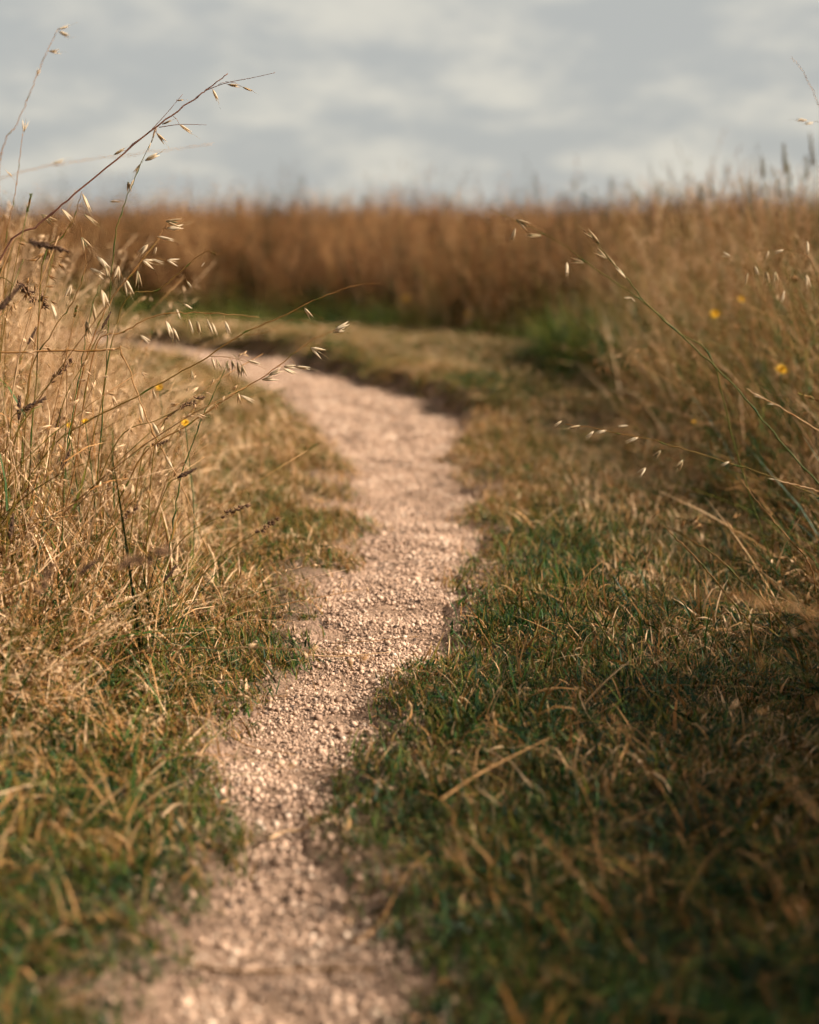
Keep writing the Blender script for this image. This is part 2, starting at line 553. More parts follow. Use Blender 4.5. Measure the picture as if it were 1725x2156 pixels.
def turf_variant(k, n, half, h0, h1, w0, w1, drymean, drysd, bend, lie=.7):
    """A square patch of blades, thinning out towards its rim; blades grow in small tussocks."""
    mb = MB()
    cx = [(random.uniform(-half, half), random.uniform(-half, half), random.gauss(0, .12), random.uniform(.6, 1.25)) for _ in range(max(1, n // 14))]
    for _ in range(n):
        c = random.choice(cx)
        if random.random() < .65:
            px, py = c[0] + random.gauss(0, .022), c[1] + random.gauss(0, .022)
        else:
            px, py = random.uniform(-half, half), random.uniform(-half, half)
        t = min(1, max(0, random.gauss(drymean, drysd) + c[2]))
        blade(mb, (px, py, -.008), random.uniform(h0, h1) * c[3], random.uniform(.05, lie) if random.random() > .2 else random.uniform(.9, 1.45), random.uniform(0, 6.283),
              random.uniform(w0, w1) * (2.0 if random.random() < .06 else 1), t, 3 if h1 < .1 else 4, random.uniform(.1, bend))
    return mb


def spikelet(mb, p, d, L, tone, n=4):
    d = d.normalized()
    sd_ = d.cross(Vector((random.uniform(-1, 1), random.uniform(-1, 1), random.uniform(-1, 1)))).normalized()
    for s_ in (-1, 1):
        mb.spindle(p, d + sd_ * .14 * s_, L * random.uniform(.85, 1), L * .075, tone + random.uniform(-.08, .08), n, ((0, .2), (.35, 1), (1, .04)))


def tall_variant(nst, half, h0, h1, tone0, heads='oat', leaves=2, wild=.3, plume=.0, clumps=0, thick=1.0):
    mb = MB()
    cl = [(random.uniform(-half, half), random.uniform(-half, half), random.gauss(0, .24), random.uniform(.78, 1.12)) for _ in range(clumps)]
    for _ in range(nst):
        c = random.choice(cl) if cl else None
        h = random.uniform(h0, h1) * (c[3] if c else 1)
        if random.random() < plume: h *= random.uniform(1.05, 1.22)
        az, ln, bd = random.uniform(0, 6.283), abs(random.gauss(0, wild)), random.uniform(.0, .7)
        if random.random() < wild * .4: ln = random.uniform(.5, 1.15)
        d = Vector((math.cos(az), math.sin(az), 0))
        p, ang, pts = Vector((c[0] + random.gauss(0, .035), c[1] + random.gauss(0, .035), -.01)) if c else Vector((random.uniform(-half, half), random.uniform(-half, half), -.01)), ln, []
        S = 7
        for i in range(S + 1):
            pts.append(p.copy())
            ang += bd / S * (.3 + 1.2 * i / S)
            p = p + (d * math.sin(ang) + Vector((0, 0, math.cos(ang)))) * (h / S)
        tn = min(1.05, max(.1, random.gauss(tone0, .17) + (c[2] if c else 0)))
        mb.tube(pts, [thick * (.0015 * (1 - .6 * i / S) + .00035) for i in range(S + 1)], 3, [tn - .12 + .12 * i / S for i in range(S + 1)])
        for _l in range(leaves):
            q = random.uniform(.05, .6) * S
            i = int(q)
            b = pts[i].lerp(pts[i + 1], q - i)
            blade(mb, b, random.uniform(.12, .30), random.uniform(.2, 1.1), random.uniform(0, 6.283), random.uniform(.0025, .0058),
                  tn + random.uniform(-.38, .12), 4, random.uniform(.3, 2.2))
        top = (pts[-1] - pts[-2]).normalized()
        if heads == 'oat' and random.random() < .7:
            for k in range(random.randint(8, 14)):
                q = S - random.uniform(0, 2.3)
                i = min(int(q), S - 1)
                b = pts[i].lerp(pts[i + 1], q - i)
                c = random.uniform(0, 6.283)
                out = Vector((math.cos(c), math.sin(c), random.uniform(.1, .7)))
                e = b + out.normalized() * random.uniform(.012, .04)
                mb.ribbon([b, e], [.0003, .0002], Vector((0, 0, 1)).cross(out).normalized(), tn)
                spikelet(mb, e, Vector((out.x * .5, out.y * .5, random.uniform(-1.2, .1))), random.uniform(.018, .030), random.uniform(.78, 1.1), 3)
        elif heads == 'brush' or heads == 'oat':
            L = random.uniform(.05, .13) if heads == 'brush' else random.uniform(.02, .05)
            if heads == 'oat' and random.random() < .4: continue
            tb = tn if heads == 'brush' else random.uniform(.3, .7)
            for k in range(22):
                b = pts[-1] + top * (L * (k / 22 - .25))
                c = random.uniform(0, 6.283)
                out = top * .9 + Vector((math.cos(c), math.sin(c), 0)) * random.uniform(.25, .8)
                mb.spindle(b, out, random.uniform(.008, .02) * (1 if heads == 'brush' else .55), .0016, tb + random.uniform(-.16, .2), 3, ((0, .5), (.5, 1), (1, .05)))
    return mb


edge_v = [turf_variant(k, 30, .03, .018, .06, .0016, .0034, .40, .24, 1.5).mesh('edge_clump', M_turf) for k in range(6)]
turf_v = [turf_variant(k, 1400, .13, .016, .055, .0016, .0036, .42, .34, 1.7, 1.25).mesh('turf_patch', M_turf) for k in range(5)]
rough_v = [turf_variant(k, 80, .09, .04, .13, .0017, .0040, .44, .36, 2.4, 1.2).mesh('rough_clump', M_turf) for k in range(7)]
med_v = [turf_variant(k, 80, .10, .12, .36, .0022, .0052, .60, .34, 2.0, 1.0).mesh('long_clump', M_tall) for k in range(7)]
under_v = [turf_variant(k, 80, .10, .12, .36, .0026, .0065, .50, .30, 2.0, 1.0).mesh('green_clump', M_under) for k in range(6)]
tall_v = [tall_variant(26, .15, .58, 1.08, .78, 'oat', 4, .40).mesh('oat_clump', M_tall) for k in range(9)]
plume_v = [tall_variant(26, .30, .70, 1.10, .82, 'brush', 3, .20, .25, 7, 1.5).mesh('plume_patch', M_meadow) for k in range(5)]
mead_v = [tall_variant(100, .30, .66, 1.05, .47, 'brush', 2, .13, .22, 12, 1.6).mesh('meadow_patch', M_meadow) for k in range(6)]

STEP = 1.3      # the place goes on beyond the frame


def sample(n, x0, x1, y0, y1):
    return rng.uniform(x0, x1, n), rng.uniform(y0, y1, n)


def in_view(x, y, m=STEP):
    return np.abs(x) < .29 * np.maximum(y, .5) + m


def left_edge(y):    # where the tall grass begins on the left verge
    return np.interp(y, [0, 1.5, 2.2, 3, 4.5, 6, 7.5, 9, 10.2, 11.3, 30], [-.42, -.42, -.42, -.37, -.64, -1.08, -1.85, -2.7, -3.5, -4.2, -30])


def right_edge(y):
    return np.interp(y, [0, 1.5, 3, 3.8, 5, 7, 8, 9.3, 10.4, 11.2], [.64, .67, .82, .84, .84, .92, .96, 1.2, .9, .1])


def grass_height(x, y):
    """Height the long grass would have here; 0 where the turf is short."""
    dl = left_edge(y) - x
    sl = np.interp(y, [0, 1.4, 2.2, 2.8, 4, 20], [.35, .45, .9, 1.6, 1.5, 1.8])
    hl = np.where(dl > 0, np.minimum(.06 + dl * sl, .95), 0)
    dr = x - right_edge(y)
    sr = np.interp(y, [0, 2.5, 3.5, 5, 7, 20], [3.0, 2.0, 1.2, 1.6, 3.2, 4])
    hr = np.where(dr > 0, np.minimum(.08 + dr * sr, np.interp(x, [1.2, 1.9], [.92, 1.08])), 0)
    return hl, hr


def make(name, x, y, scl, lean_x, lean_y, dry, variants, label, cat, sink=0.0, sy=None, jitter=.16):
    n = len(x)
    z = zground(x, y) - sink
    rot = euler_lean(rng.uniform(0, 6.283, n), rng.normal(0, jitter, n) + lean_y, rng.normal(0, jitter, n) + lean_x)
    s3 = np.stack([scl, scl, scl if sy is None else sy], 1)
    return scatter(name, np.stack([x, y, z], 1), rot, s3, rng.integers(0, len(variants), n), dry, variants, label, cat)


def dryness(x, y, seed=1):
    return (vnoise(x, y, 1.3, seed) - .5) * .34 + (vnoise(x, y, 5.5, seed + 4) - .5) * .30


def grid(cell, x0, x1, y0, y1):
    """Jittered grid: even cover with no bare holes."""
    gx, gy = np.meshgrid(np.arange(x0, x1, cell), np.arange(y0, y1, cell))
    return gx.ravel() + rng.uniform(-.5, .5, gx.size) * cell, gy.ravel() + rng.uniform(-.5, .5, gx.size) * cell


def turf_dry_shade(x, y):
    return dryness(x, y) * .7 + np.interp(y, [1, 2.0, 2.6, 3.6, 5, 8, 12], [-.16, -.12, -.06, .02, .18, .18, .10]) + np.where(x > 0, np.interp(y, [1, 3.0, 4.2], [-.08, -.06, 0]), .0) - .40 * np.exp(-((x - .9) / .5) ** 2 - ((y - 7.9) / 1.2) ** 2)  # dryness; last term paints the shaded pocket at the bend into the turf colour


# short turf on both verges: patches, and single clumps along the path's edge
x, y = grid(.16, -3.4, 3.6, .7, 5.2)
x2, y2 = grid(.20, -7, 7, 5.2, 15)
x, y = np.concatenate([x, x2]), np.concatenate([y, y2])
k = in_view(x, y); x, y = x[k], y[k]
sdv, dr_, dl_, ins_ = path_sd(x, y)
hl, hr = grass_height(x, y)
keep = (sdv > np.interp(y, [1, 3, 3.8, 6.2, 7], [.15, .15, .27, .24, .15])) & ((np.maximum(hl, hr) < .55) | (rng.random(len(x)) < .4))
x, y = x[keep], y[keep]
make('turf_grass', x, y, rng.uniform(.8, 1.25, len(x)) * np.interp(y, [4, 12], [1, 1.2]), 0, 0, turf_dry_shade(x, y), turf_v,
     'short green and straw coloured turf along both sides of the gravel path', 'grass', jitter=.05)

x, y = sample(82000, -3.2, 2.2, .7, 12.5)
sdv, dr_, dl_, ins_ = path_sd(x, y)
patch = vnoise(x, y, 5.0, 9) * .6 + vnoise(x, y, 14, 3) * .4
soft = np.interp(y, [2.8, 3.8, 6.2, 7], [.09, .24, .22, .07])           # how gradually the turf gives way to gravel
cov = sstep(-1, 1.0, sdv / soft + (patch - .5) * 2.6)
cov = np.where(ins_ & (y > 6.6), cov * .35, cov)
k = (sdv > -.24) & (sdv < .30) & (rng.random(len(x)) < cov) & in_view(x, y)
x, y, sdv = x[k], y[k], sdv[k]
make('edge_grass', x, y, rng.uniform(.5, 1.25, len(x)) * np.interp(sdv, [-.12, .06], [.5, 1.05]), 0, 0, turf_dry_shade(x, y) + np.interp(sdv, [-.05, .08], [.02, -.06]), edge_v,
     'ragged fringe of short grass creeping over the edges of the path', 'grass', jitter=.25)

# rough grass: longer, unkempt blades on the near verges
x, y = sample(6500, -2.6, 2.8, .7, 8.5)
k = in_view(x, y, .9); x, y = x[k], y[k]
sdv, dr_, dl_, ins_ = path_sd(x, y)
hl, hr = grass_height(x, y)
prob = np.where(x < 0, sstep(.02, .12, sdv) * .95, sstep(-.02, .16, sdv) * np.interp(y, [1, 1.9, 2.5, 3.2, 5], [1.1, .9, .5, .16, .12])) * (.25 + 1.1 * vnoise(x, y, 3.3, 6))
prob = np.where((x < 0) & (y > 3.4) & (hl <= 0), prob * .18, prob)
k = (~ins_) & (rng.random(len(x)) < prob) & (np.maximum(hl, hr) < .7)
x, y, sdv = x[k], y[k], sdv[k]
dry = dryness(x, y, 2) + np.where(x < 0, np.interp(y, [1, 1.9, 2.5, 4], [-.26, -.16, .02, .16]), np.interp(y, [1, 3, 5], [-.12, -.04, .06]))
make('rough_grass', x, y, rng.uniform(.6, 1.25, len(x)) * np.interp(sdv, [.02, .2], [.55, 1]), np.where(x < 0, .15, -.25), 0, dry, rough_v,
     'rough mixed green and dry grass crowding the near verges of the path', 'grass', jitter=.28)

# long dry leaves in the two verges
x, y = grid(.15, -4.2, 4.4, .7, 12)
x2, y2 = grid(.12, .62, 2.2, -1.0, 2.4)
x, y = np.concatenate([x, x2]), np.concatenate([y, y2])
k = in_view(x, y, 1.2); x, y = x[k], y[k]
sdv, *_ = path_sd(x, y)
hl, hr = grass_height(x, y)
h = np.maximum(hl, hr)
k = (h > .07) & (sdv > .08) & (rng.random(len(x)) < .9)
x, y, h, hl = x[k], y[k], h[k], hl[k]
dry = dryness(x, y, 3) + np.where(hl > 0, np.interp(y, [1, 1.9, 2.6, 3.2], [-.22, -.10, .08, .18]), np.interp(y, [1, 3.2, 5.5], [-.26, -.18, -.08]))
sc_ = np.clip(h / .36, .35, 1.5) * rng.uniform(.7, 1.25, len(x))
make('long_grass', x, y, np.clip(sc_, .7, 1.2), np.where(hl > 0, .14, -.12), 0, dry, med_v,
     'long dry grass leaves tangled at the foot of both verges', 'grass', sy=sc_, jitter=.26)

# tall oat grass
x, y = grid(.26, -5.2, 5.2, 1.2, 12.5)
x2, y2 = grid(.15, .70, 2.3, -1.0, 2.4)
x, y = np.concatenate([x, x2]), np.concatenate([y, y2])
k = in_view(x, y, 1.5); x, y = x[k], y[k]
hl, hr = grass_height(x, y)
h = np.maximum(hl, hr)
k = (h > .24) & (rng.random(len(x)) < np.where(hl > 0, .95, np.where(y < 2.4, .95, .66)))
x, y, h, hl = x[k], y[k], h[k], hl[k]
dry = dryness(x, y, 4) * .6 + np.where(hl > 0, .11, np.interp(y, [2, 4, 6], [-.25, -.18, -.12]))
sc_ = h * rng.uniform(.7, 1.12, len(x))
make('tall_oat_grass', x, y, np.clip(sc_, .6, 1), np.where(hl > 0, .18, -.07), 0, dry, tall_v,
     'tall straw coloured oat grass standing in both verges', 'grass', sy=sc_, jitter=.14)


# the brown meadow behind the bend
def wall_y(x):
    return np.interp(x, [-12, -5, -3, -.3, .8, 1.35, 1.7, 2.4, 9], [15.5, 15.0, 14.3, 12.0, 10.7, 9.6, 8.8, 7.8, 6.5])


x, y = grid(.46, -10, 10, 6.5, 18)
x2, y2 = grid(1.0, -22, 22, 18, 46)
x, y = np.concatenate([x, x2]), np.concatenate([y, y2])
k = (y > wall_y(x) + .25) & in_view(x, y, 2.2)
x, y = x[k], y[k]
edge = sstep(0, 1.1, y - wall_y(x))
sc_ = np.interp(x, [-3, 0, 2, 3], [1.0, .99, .93, .98]) * rng.uniform(.80, 1.14, len(x)) * (.62 + .38 * edge) + (vnoise(x, y, .35, 2) - .5) * .12
dry = (vnoise(x, y, .6, 7) - .5) * .25 + rng.normal(0, .10, len(x))
make('meadow_grass', x, y, np.where(y > 18, 1.8, 1) * rng.uniform(.9, 1.1, len(x)), 0, 0, dry, mead_v,
     'tall brown meadow grass beyond the bend against the sky', 'grass', sy=sc_, jitter=.07)
x, y = grid(.62, -8, 7, 6.5, 17)
k = (y > wall_y(x) + .1) & (y < wall_y(x) + 2.2) & in_view(x, y, 1.5) & (rng.random(len(x)) < .75)
x, y = x[k], y[k]
make('plume_grass', x, y, rng.uniform(.9, 1.2, len(x)), 0, 0, rng.normal(0, .10, len(x)), plume_v,
     'paler feathery grass plumes scattered through the front of the meadow', 'grass', sy=rng.uniform(.6, 1.08, len(x)), jitter=.12)
# green undergrowth at the meadow's foot
x, y = grid(.15, -6, 5, 7.2, 16.5)
w = wall_y(x)
k = (y > w - .75) & (y < w + .35) & (rng.random(len(x)) < .45 + .9 * (vnoise(x, y, 1.2, 5) - .2))
x, y = x[k], y[k]
sc_ = rng.uniform(.6, 1.6, len(x)) * (.35 + .65 * sstep(-.6, .0, y - wall_y(x)))
dry = dryness(x, y, 6) - .18
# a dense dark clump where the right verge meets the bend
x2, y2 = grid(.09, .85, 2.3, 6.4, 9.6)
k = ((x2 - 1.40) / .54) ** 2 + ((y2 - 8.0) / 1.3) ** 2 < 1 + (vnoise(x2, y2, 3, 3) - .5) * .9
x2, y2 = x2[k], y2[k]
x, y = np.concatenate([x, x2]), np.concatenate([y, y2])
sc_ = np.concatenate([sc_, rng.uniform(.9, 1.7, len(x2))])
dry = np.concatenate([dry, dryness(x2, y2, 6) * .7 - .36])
make('undergrowth_grass', x, y, np.clip(sc_, .7, 1.3), 0, 0, dry, under_v,
     'low green undergrowth at the foot of the brown meadow', 'grass', sy=sc_ + .1, jitter=.25)


# ------------------------------------------------------------------ gravel
def pebble_shape(r):
    vs, fs = [], []
    nr, ns = 4, 6
    ax = r.uniform(.7, 1.2, 3); ax[2] *= .74
    vs.append((0, 0, -ax[2]))
    for i in range(1, nr):
        th = math.pi * i / nr
        for j in range(ns):
            ph = 2 * math.pi * (j + .5 * (i % 2)) / ns
            q = 1 + r.normal(0, .11)
            vs.append((ax[0] * math.sin(th) * math.cos(ph) * q, ax[1] * math.sin(th) * math.sin(ph) * q, -ax[2] * math.cos(th) * q))
    vs.append((0, 0, ax[2]))
    for j in range(ns):
        fs.append((0, 1 + (j + 1) % ns, 1 + j))
        for i in range(nr - 2):
            a, b = 1 + i * ns + j, 1 + i * ns + (j + 1) % ns
            fs.append((a, b, b + ns, a + ns))
        fs.append((1 + (nr - 2) * ns + j, 1 + (nr - 2) * ns + (j + 1) % ns, len(vs) - 1))
    return np.array(vs), fs


def pebble_size(r, n):
    return np.exp(r.normal(math.log(.0018), .48, n))


def gravel_mesh(k, n, half):
    """n pebbles in a patch of the given half width; a single pebble of unit radius when half is 0."""
    r = np.random.default_rng(100 + k)
    V, F, T, base = [], [], [], 0
    sz = pebble_size(r, n)
    for i in range(n):
        v, f = pebble_shape(r)
        if half:
            c, s_ = math.cos(r.uniform(0, 6.28)), 0
            a = r.uniform(0, 6.28)
            M = Matrix.Rotation(a, 3, 'Z') @ Matrix.Rotation(r.normal(0, .5), 3, 'X') @ Matrix.Rotation(r.normal(0, .5), 3, 'Y')
            v = (v * sz[i]) @ np.array(M).T
            v += np.array([r.uniform(-half, half), r.uniform(-half, half), sz[i] * r.uniform(-.15, .5)])
        V.append(v)
        F += [tuple(q + base for q in g) for g in f]
        T += [r.random() if half else .5] * len(v)
        base += len(v)
    me = bpy.data.meshes.new('pebble')
    me.from_pydata(np.concatenate(V).tolist(), [], F)
    me.attributes.new('tone', 'FLOAT', 'POINT').data.foreach_set('value', np.array(T, np.float32))
    me.polygons.foreach_set('use_smooth', np.ones(len(F), bool))
    me.materials.append(M_peb)
    return me


peb_v = [gravel_mesh(k, 1, 0) for k in range(9)]
gpatch_v = [gravel_mesh(20 + k, 220, .042) for k in range(8)]


def on_path(n, power, lo=0., hi=1.):
    t = rng.random(n)
    w_ = rng.uniform(lo, hi, n)
    li = np.minimum(t ** power * (NL - 1), NL - 2)
    i0 = li.astype(int); fr = (li - i0)[:, None]
    e0 = EL[i0] * (1 - fr) + EL[i0 + 1] * fr
    e1 = ER[i0] * (1 - fr) + ER[i0 + 1] * fr
    return e0 * (1 - w_[:, None]) + e1 * w_[:, None]


def znear(x, y):
    return np.where(inside(x, y), zpath(x, y), zground(x, y))


# the larger stones, each on its own
P = on_path(1500, 2.2, .04, .96)
P = P[(P[:, 1] > 1.42) & (P[:, 1] < 4.6)][:300]
for q, (px_, py_) in enumerate(P):
    o = bpy.data.objects.new('pebble', peb_v[q % 9])
    COL.objects.link(o)
    o.parent = path
    s_ = float(np.clip(math.exp(rng.normal(math.log(.0038), .30)), .0028, .008))
    o.location = (px_, py_, float(zpath(np.array([px_]), np.array([py_]))[0]) + s_ * .5)
    o.rotation_euler = (rng.normal(0, .3), rng.normal(0, .3), rng.uniform(0, 6.28))
    o.scale = (s_, s_, s_)
# loose gravel: patches in the middle of the path
x, y = grid(.055, -2.6, .6, .8, 7)
x2, y2 = grid(.085, -5.2, .6, 7, 12.4)
x, y = np.concatenate([x, x2]), np.concatenate([y, y2])
k = (path_sd(x, y)[0] < -.022) & (rng.random(len(x)) < .93)
x, y = x[k], y[k]
n = len(x)
e_ = .03
sx_, sy_ = (zpath(x + e_, y) - zpath(x - e_, y)) / (2 * e_), (zpath(x, y + e_) - zpath(x, y - e_)) / (2 * e_)
rot = euler_lean(rng.uniform(0, 6.28, n), -sy_, -sx_)
scl = np.interp(y, [1, 5, 7, 9], [1, 1.1, 1.5, 1.8])
gravel = scatter('gravel', np.stack([x, y, zpath(x, y)], 1), rot, np.repeat(scl[:, None], 3, 1), rng.integers(0, 8, n),
                 np.zeros(n), gpatch_v, 'small loose pinkish gravel covering the footpath', 'gravel')
# and stray stones along its edges
P = on_path(52000, 1.3, -.4, 1.4)
sdv = path_sd(P[:, 0], P[:, 1])[0]
k = (sdv > -.06) & (rng.random(len(P)) < np.interp(sdv, [-.02, .06, .18], [.95, .55, .04])) & (P[:, 1] > .9) & (P[:, 1] < 8)
P = P[k]; n = len(P)
size = pebble_size(rng, n) * np.interp(P[:, 1], [1, 5, 9], [1, 1.1, 1.5])
rot = euler_lean(rng.uniform(0, 6.28, n), rng.normal(0, .5, n), rng.normal(0, .5, n))
scatter('edge_gravel', np.stack([P[:, 0], P[:, 1], znear(P[:, 0], P[:, 1]) + size * .35], 1), rot, np.repeat(size[:, None], 3, 1), rng.integers(0, 9, n),
        np.zeros(n), peb_v, 'stray gravel scattered into the grass along the path edges', 'gravel')


# ------------------------------------------------------------------ single plants
def spk_mesh(k):
    mb = MB()
    random.seed(40 + k)
    d = Vector((0, 0, 1))
    op = .10 + .07 * k
    tn = (.9, .75, .45, .95)[k]
    for s_ in (-1, 1):
        mb.spindle(Vector((0, 0, 0)), d + Vector((op * s_, .03 * s_, 0)), 1.0, .075, [tn - .3, tn, tn, tn + .05], 6, ((0, .3), (.28, 1.), (.62, .72), (1, .03)))
    mb.spindle(Vector((0, 0, .12)), d, .72, .05, [tn - .3] * 4, 5)
    mb.tube([Vector((0, 0, .7)), Vector((.03, .02, 1.1)), Vector((.14, .06, 1.55))], [.012, .009, .004], 3, .4)
    return mb.mesh('spikelet', M_spk)


SPK = [spk_mesh(k) for k in range(4)]


def place(mesh, name, parent, p, d, L, roll=None, wide=1.0):
    o = bpy.data.objects.new(name, mesh)
    COL.objects.link(o)
    o.parent = parent
    q = d.normalized().to_track_quat('Z', 'Y').to_matrix().to_4x4()
    o.matrix_local = Matrix.Translation(p) @ q @ Matrix.Rotation(random.uniform(0, 6.28) if roll is None else roll, 4, 'Z') @ Matrix.Diagonal((L * wide, L * wide, L, 1))
    return o


def root_at(p, dx=0.0, dy=0.0):
    x, y = p.x + dx, p.y + dy
    return Vector((x, y, float(zground(np.array([x]), np.array([y]))[0]) - .01))


def oat(label, pts, d, spikes, base_dx, mat=None, r=.0011, tone=.62, name='oat_stalk', group=None, d1=None, branches=(), spk_len=.024, cat='grass stalk'):
    """A single flowering stalk: pts are read along it from low to high; spikes hang from it on thin branches."""
    n = len(pts)
    P3 = [at(u, v, d + ((d1 or d) - d) * i / max(1, n - 1)) for i, (u, v) in enumerate(pts)]
    b = root_at(P3[0], base_dx)
    low = [b]
    if P3[0].z > .12:
        low.append(b.lerp(P3[0], .5) + Vector((-base_dx * .12, 0, .04)))
    e = bpy.data.objects.new(name, None)
    COL.objects.link(e)
    e.location = b
    e.empty_display_size = .05
    tag(e, label, cat, group)
    line = [p - b for p in spline(low + P3, 7)]
    m = len(line)
    mb = MB()
    line = [line[0]] + [p + Vector((random.gauss(0, .0011), random.gauss(0, .0011), random.gauss(0, .0008))) for p in line[1:-1]] + [line[-1]]
    node = {int(m * f) for f in (.22, .42, .61, .78)}
    r *= 1.15
    mb.tube(line, [(r * (1 - .66 * (i / m) ** 1.5) + .0002) * (1.45 if i in node else 1) for i in range(m)], 6, [tone - .1 + .15 * i / m - (.22 if i in node else 0) for i in range(m)])
    for br in branches:
        q = [at(u, v, d1 or d) - b for u, v in br]
        q = spline(q, 5) if len(q) > 2 else q
        mb.tube(q, [r * .42 * (1 - .6 * i / len(q)) for i in range(len(q))], 4, tone)
    for s in spikes:                                # (attach u,v, tip-of-branch u,v, direction du,dv, length factor, variant)
        (au, av), (bu, bv), (du, dv), lf, k = s
        dd = (d1 or d) + random.uniform(-.015, .015)
        a, c = at(au, av, d1 or d) - b, at(bu, bv, dd) - b
        mid = a.lerp(c, .55) + Vector((0, random.uniform(-.004, .004), .004))
        if (a - c).length > .003:
            mb.tube([a, mid, c], [r * .25 + .0001, r * .2 + .0001, r * .15 + .0001], 3, tone + .1)
        dirv = Vector((du, random.uniform(-.35, .35), -dv))
        place(SPK[k], 'spikelet', e, c, dirv, spk_len * lf * random.uniform(.85, 1.1), wide=random.uniform(.75, 1.35))
    mb.build('stem', mat or M_hero, e)
    return e


# -- left verge, in the plane of sharpest focus
oat('dark red-brown oat stalk slanting up across the sky from the left verge', [(0, 548), (85, 470), (170, 400), (300, 290), (400, 216), (440, 185), (480, 155)], 2.86,
    [((440, 185), (448, 188), (10, 22), 1.0, 0), ((460, 178), (480, 178), (30, 4), 1.0, 1), ((475, 172), (512, 184), (24, 9), .9, 2),
     ((365, 245), (378, 262), (38, 26), 1.45, 3), ((330, 268), (330, 280), (32, 36), 1.25, 1), ((345, 258), (342, 262), (28, -12), .9, 2),
     ((270, 316), (240, 326), (30, -16), 1.1, 2), ((330, 268), (318, 300), (-8, 22), .8, 0), ((372, 215), (372, 212), (16, -2), .7, 1)],
    -.30, M_red, .0018, .30, branches=[[(430, 192), (475, 175), (530, 164), (580, 153)], [(310, 283), (350, 240), (385, 198)], [(335, 268), (380, 262), (435, 263)]])
oat('thin green oat stalk standing upright below the dark slanting stalk', [(238, 540), (255, 450), (290, 360), (325, 285)], 2.93,
    [((300, 342), (306, 338), (32, -15), 1.3, 0), ((300, 342), (296, 345), (-18, 26), 1.2, 1), ((285, 370), (282, 378), (-14, 26), 1.1, 1), ((270, 400), (270, 382), (2, 24), 1.1, 2),
     ((320, 300), (322, 290), (8, -22), 1.0, 0), ((262, 424), (232, 424), (26, 1), 1.1, 2)], -.10, M_hero, .0009, .45)
oat('pale blurred oat stalk rising highest at the far left of the sky', [(0, 345), (35, 262), (70, 180), (100, 105), (122, 62)], 3.5,
    [((122, 62), (122, 62), (14, -4), 1.5, 3), ((122, 62), (124, 66), (16, 8), 1.3, 0), ((100, 108), (103, 108), (25, 1), 1.2, 3), ((75, 165), (78, 160), (3, -8), .8, 1)], -.12, M_hero, .0010, .72)
oat('slender pale stalk with one yellow tip left of the dark stalk', [(12, 520), (28, 430), (40, 350), (48, 280)], 3.2,
    [((48, 280), (50, 278), (4, -16), 1.1, 3), ((35, 390), (26, 372), (-10, -10), 1.0, 1)], -.06, M_hero, .0009, .66)
oat('pinkish blurred stalk bowing low across the sky at the left', [(-90, 392), (0, 375), (90, 352), (200, 335), (330, 318), (450, 303)], 2.1,
    [((110, 348), (110, 345), (14, -4), .9, 3)], -.15, M_hero, .0004, .85, d1=2.2)
oat('long reddish stalk arching right over the bend with bare fine tip', [(100, 950), (180, 890), (290, 833), (420, 762), (505, 706), (600, 662), (680, 625), (745, 603), (800, 596)], 2.88,
    [((442, 748), (446, 752), (6, 22), 1.15, 1), ((442, 748), (456, 756), (7, 20), 1.0, 2), ((470, 752), (488, 758), (6, 20), 1.0, 2), ((500, 756), (520, 758), (24, 8), 1.2, 0),
     ((640, 640), (641, 648), (14, 20), 1.1, 1), ((330, 810), (322, 820), (4, 20), .9, 1)], -.28, M_hero, .0013, .60,
    branches=[[(442, 750), (480, 752), (520, 762), (560, 777)], [(505, 706), (560, 700), (620, 672), (680, 690)], [(620, 655), (655, 660), (682, 672)]])
oat('slanting stalk with white open spikelets over the gravel bend', [(300, 960), (400, 892), (480, 838), (560, 790), (650, 722), (705, 695)], 2.80,
    [((705, 695), (705, 695), (34, -17), 1.35, 0), ((690, 702), (702, 700), (30, -8), 1.1, 0), ((655, 722), (655, 732), (26, 14), 1.2, 3), ((610, 755), (622, 772), (42, 5), 1.35, 0),
     ((580, 775), (596, 776), (36, 14), 1.25, 0), ((570, 783), (566, 790), (32, -14), 1.2, 1), ((550, 798), (552, 800), (34, -8), 1.3, 3), ((500, 832), (506, 832), (34, 16), 1.3, 0), ((575, 778), (598, 772), (34, 0), 1.1, 0)],
    -.22, M_hero, .0011, .66)
oat('arching straw stalk with a row of hanging spikelets above the bend', [(200, 735), (260, 700), (330, 664), (400, 658), (470, 660), (545, 668)], 2.90,
    [((345, 662), (350, 676), (10, 28), 1.35, 0), ((352, 662), (364, 690), (6, 26), 1.2, 1), ((390, 658), (398, 672), (6, 24), 1.2, 0), ((412, 658), (416, 676), (4, 28), 1.3, 2),
     ((430, 659), (436, 672), (10, 28), 1.4, 0), ((440, 659), (446, 678), (10, 24), 1.3, 1), ((470, 660), (474, 676), (10, 30), 1.45, 0), ((290, 684), (296, 706), (24, 18), 1.2, 0)],
    -.15, M_hero, .0011, .76)
oat('fine upright stalk with bare hooked tip below the far meadow', [(255, 650), (330, 612), (380, 572), (430, 530), (470, 488), (497, 505)][:4] + [(462, 535), (498, 504)], 2.95,
    [((392, 588), (394, 592), (8, 12), .8, 0), ((424, 562), (424, 562), (4, -5), .5, 0), ((350, 624), (372, 650), (10, 26), 1.1, 0), ((360, 632), (388, 640), (14, 8), .8, 0)], -.20, M_hero, .0009, .60)
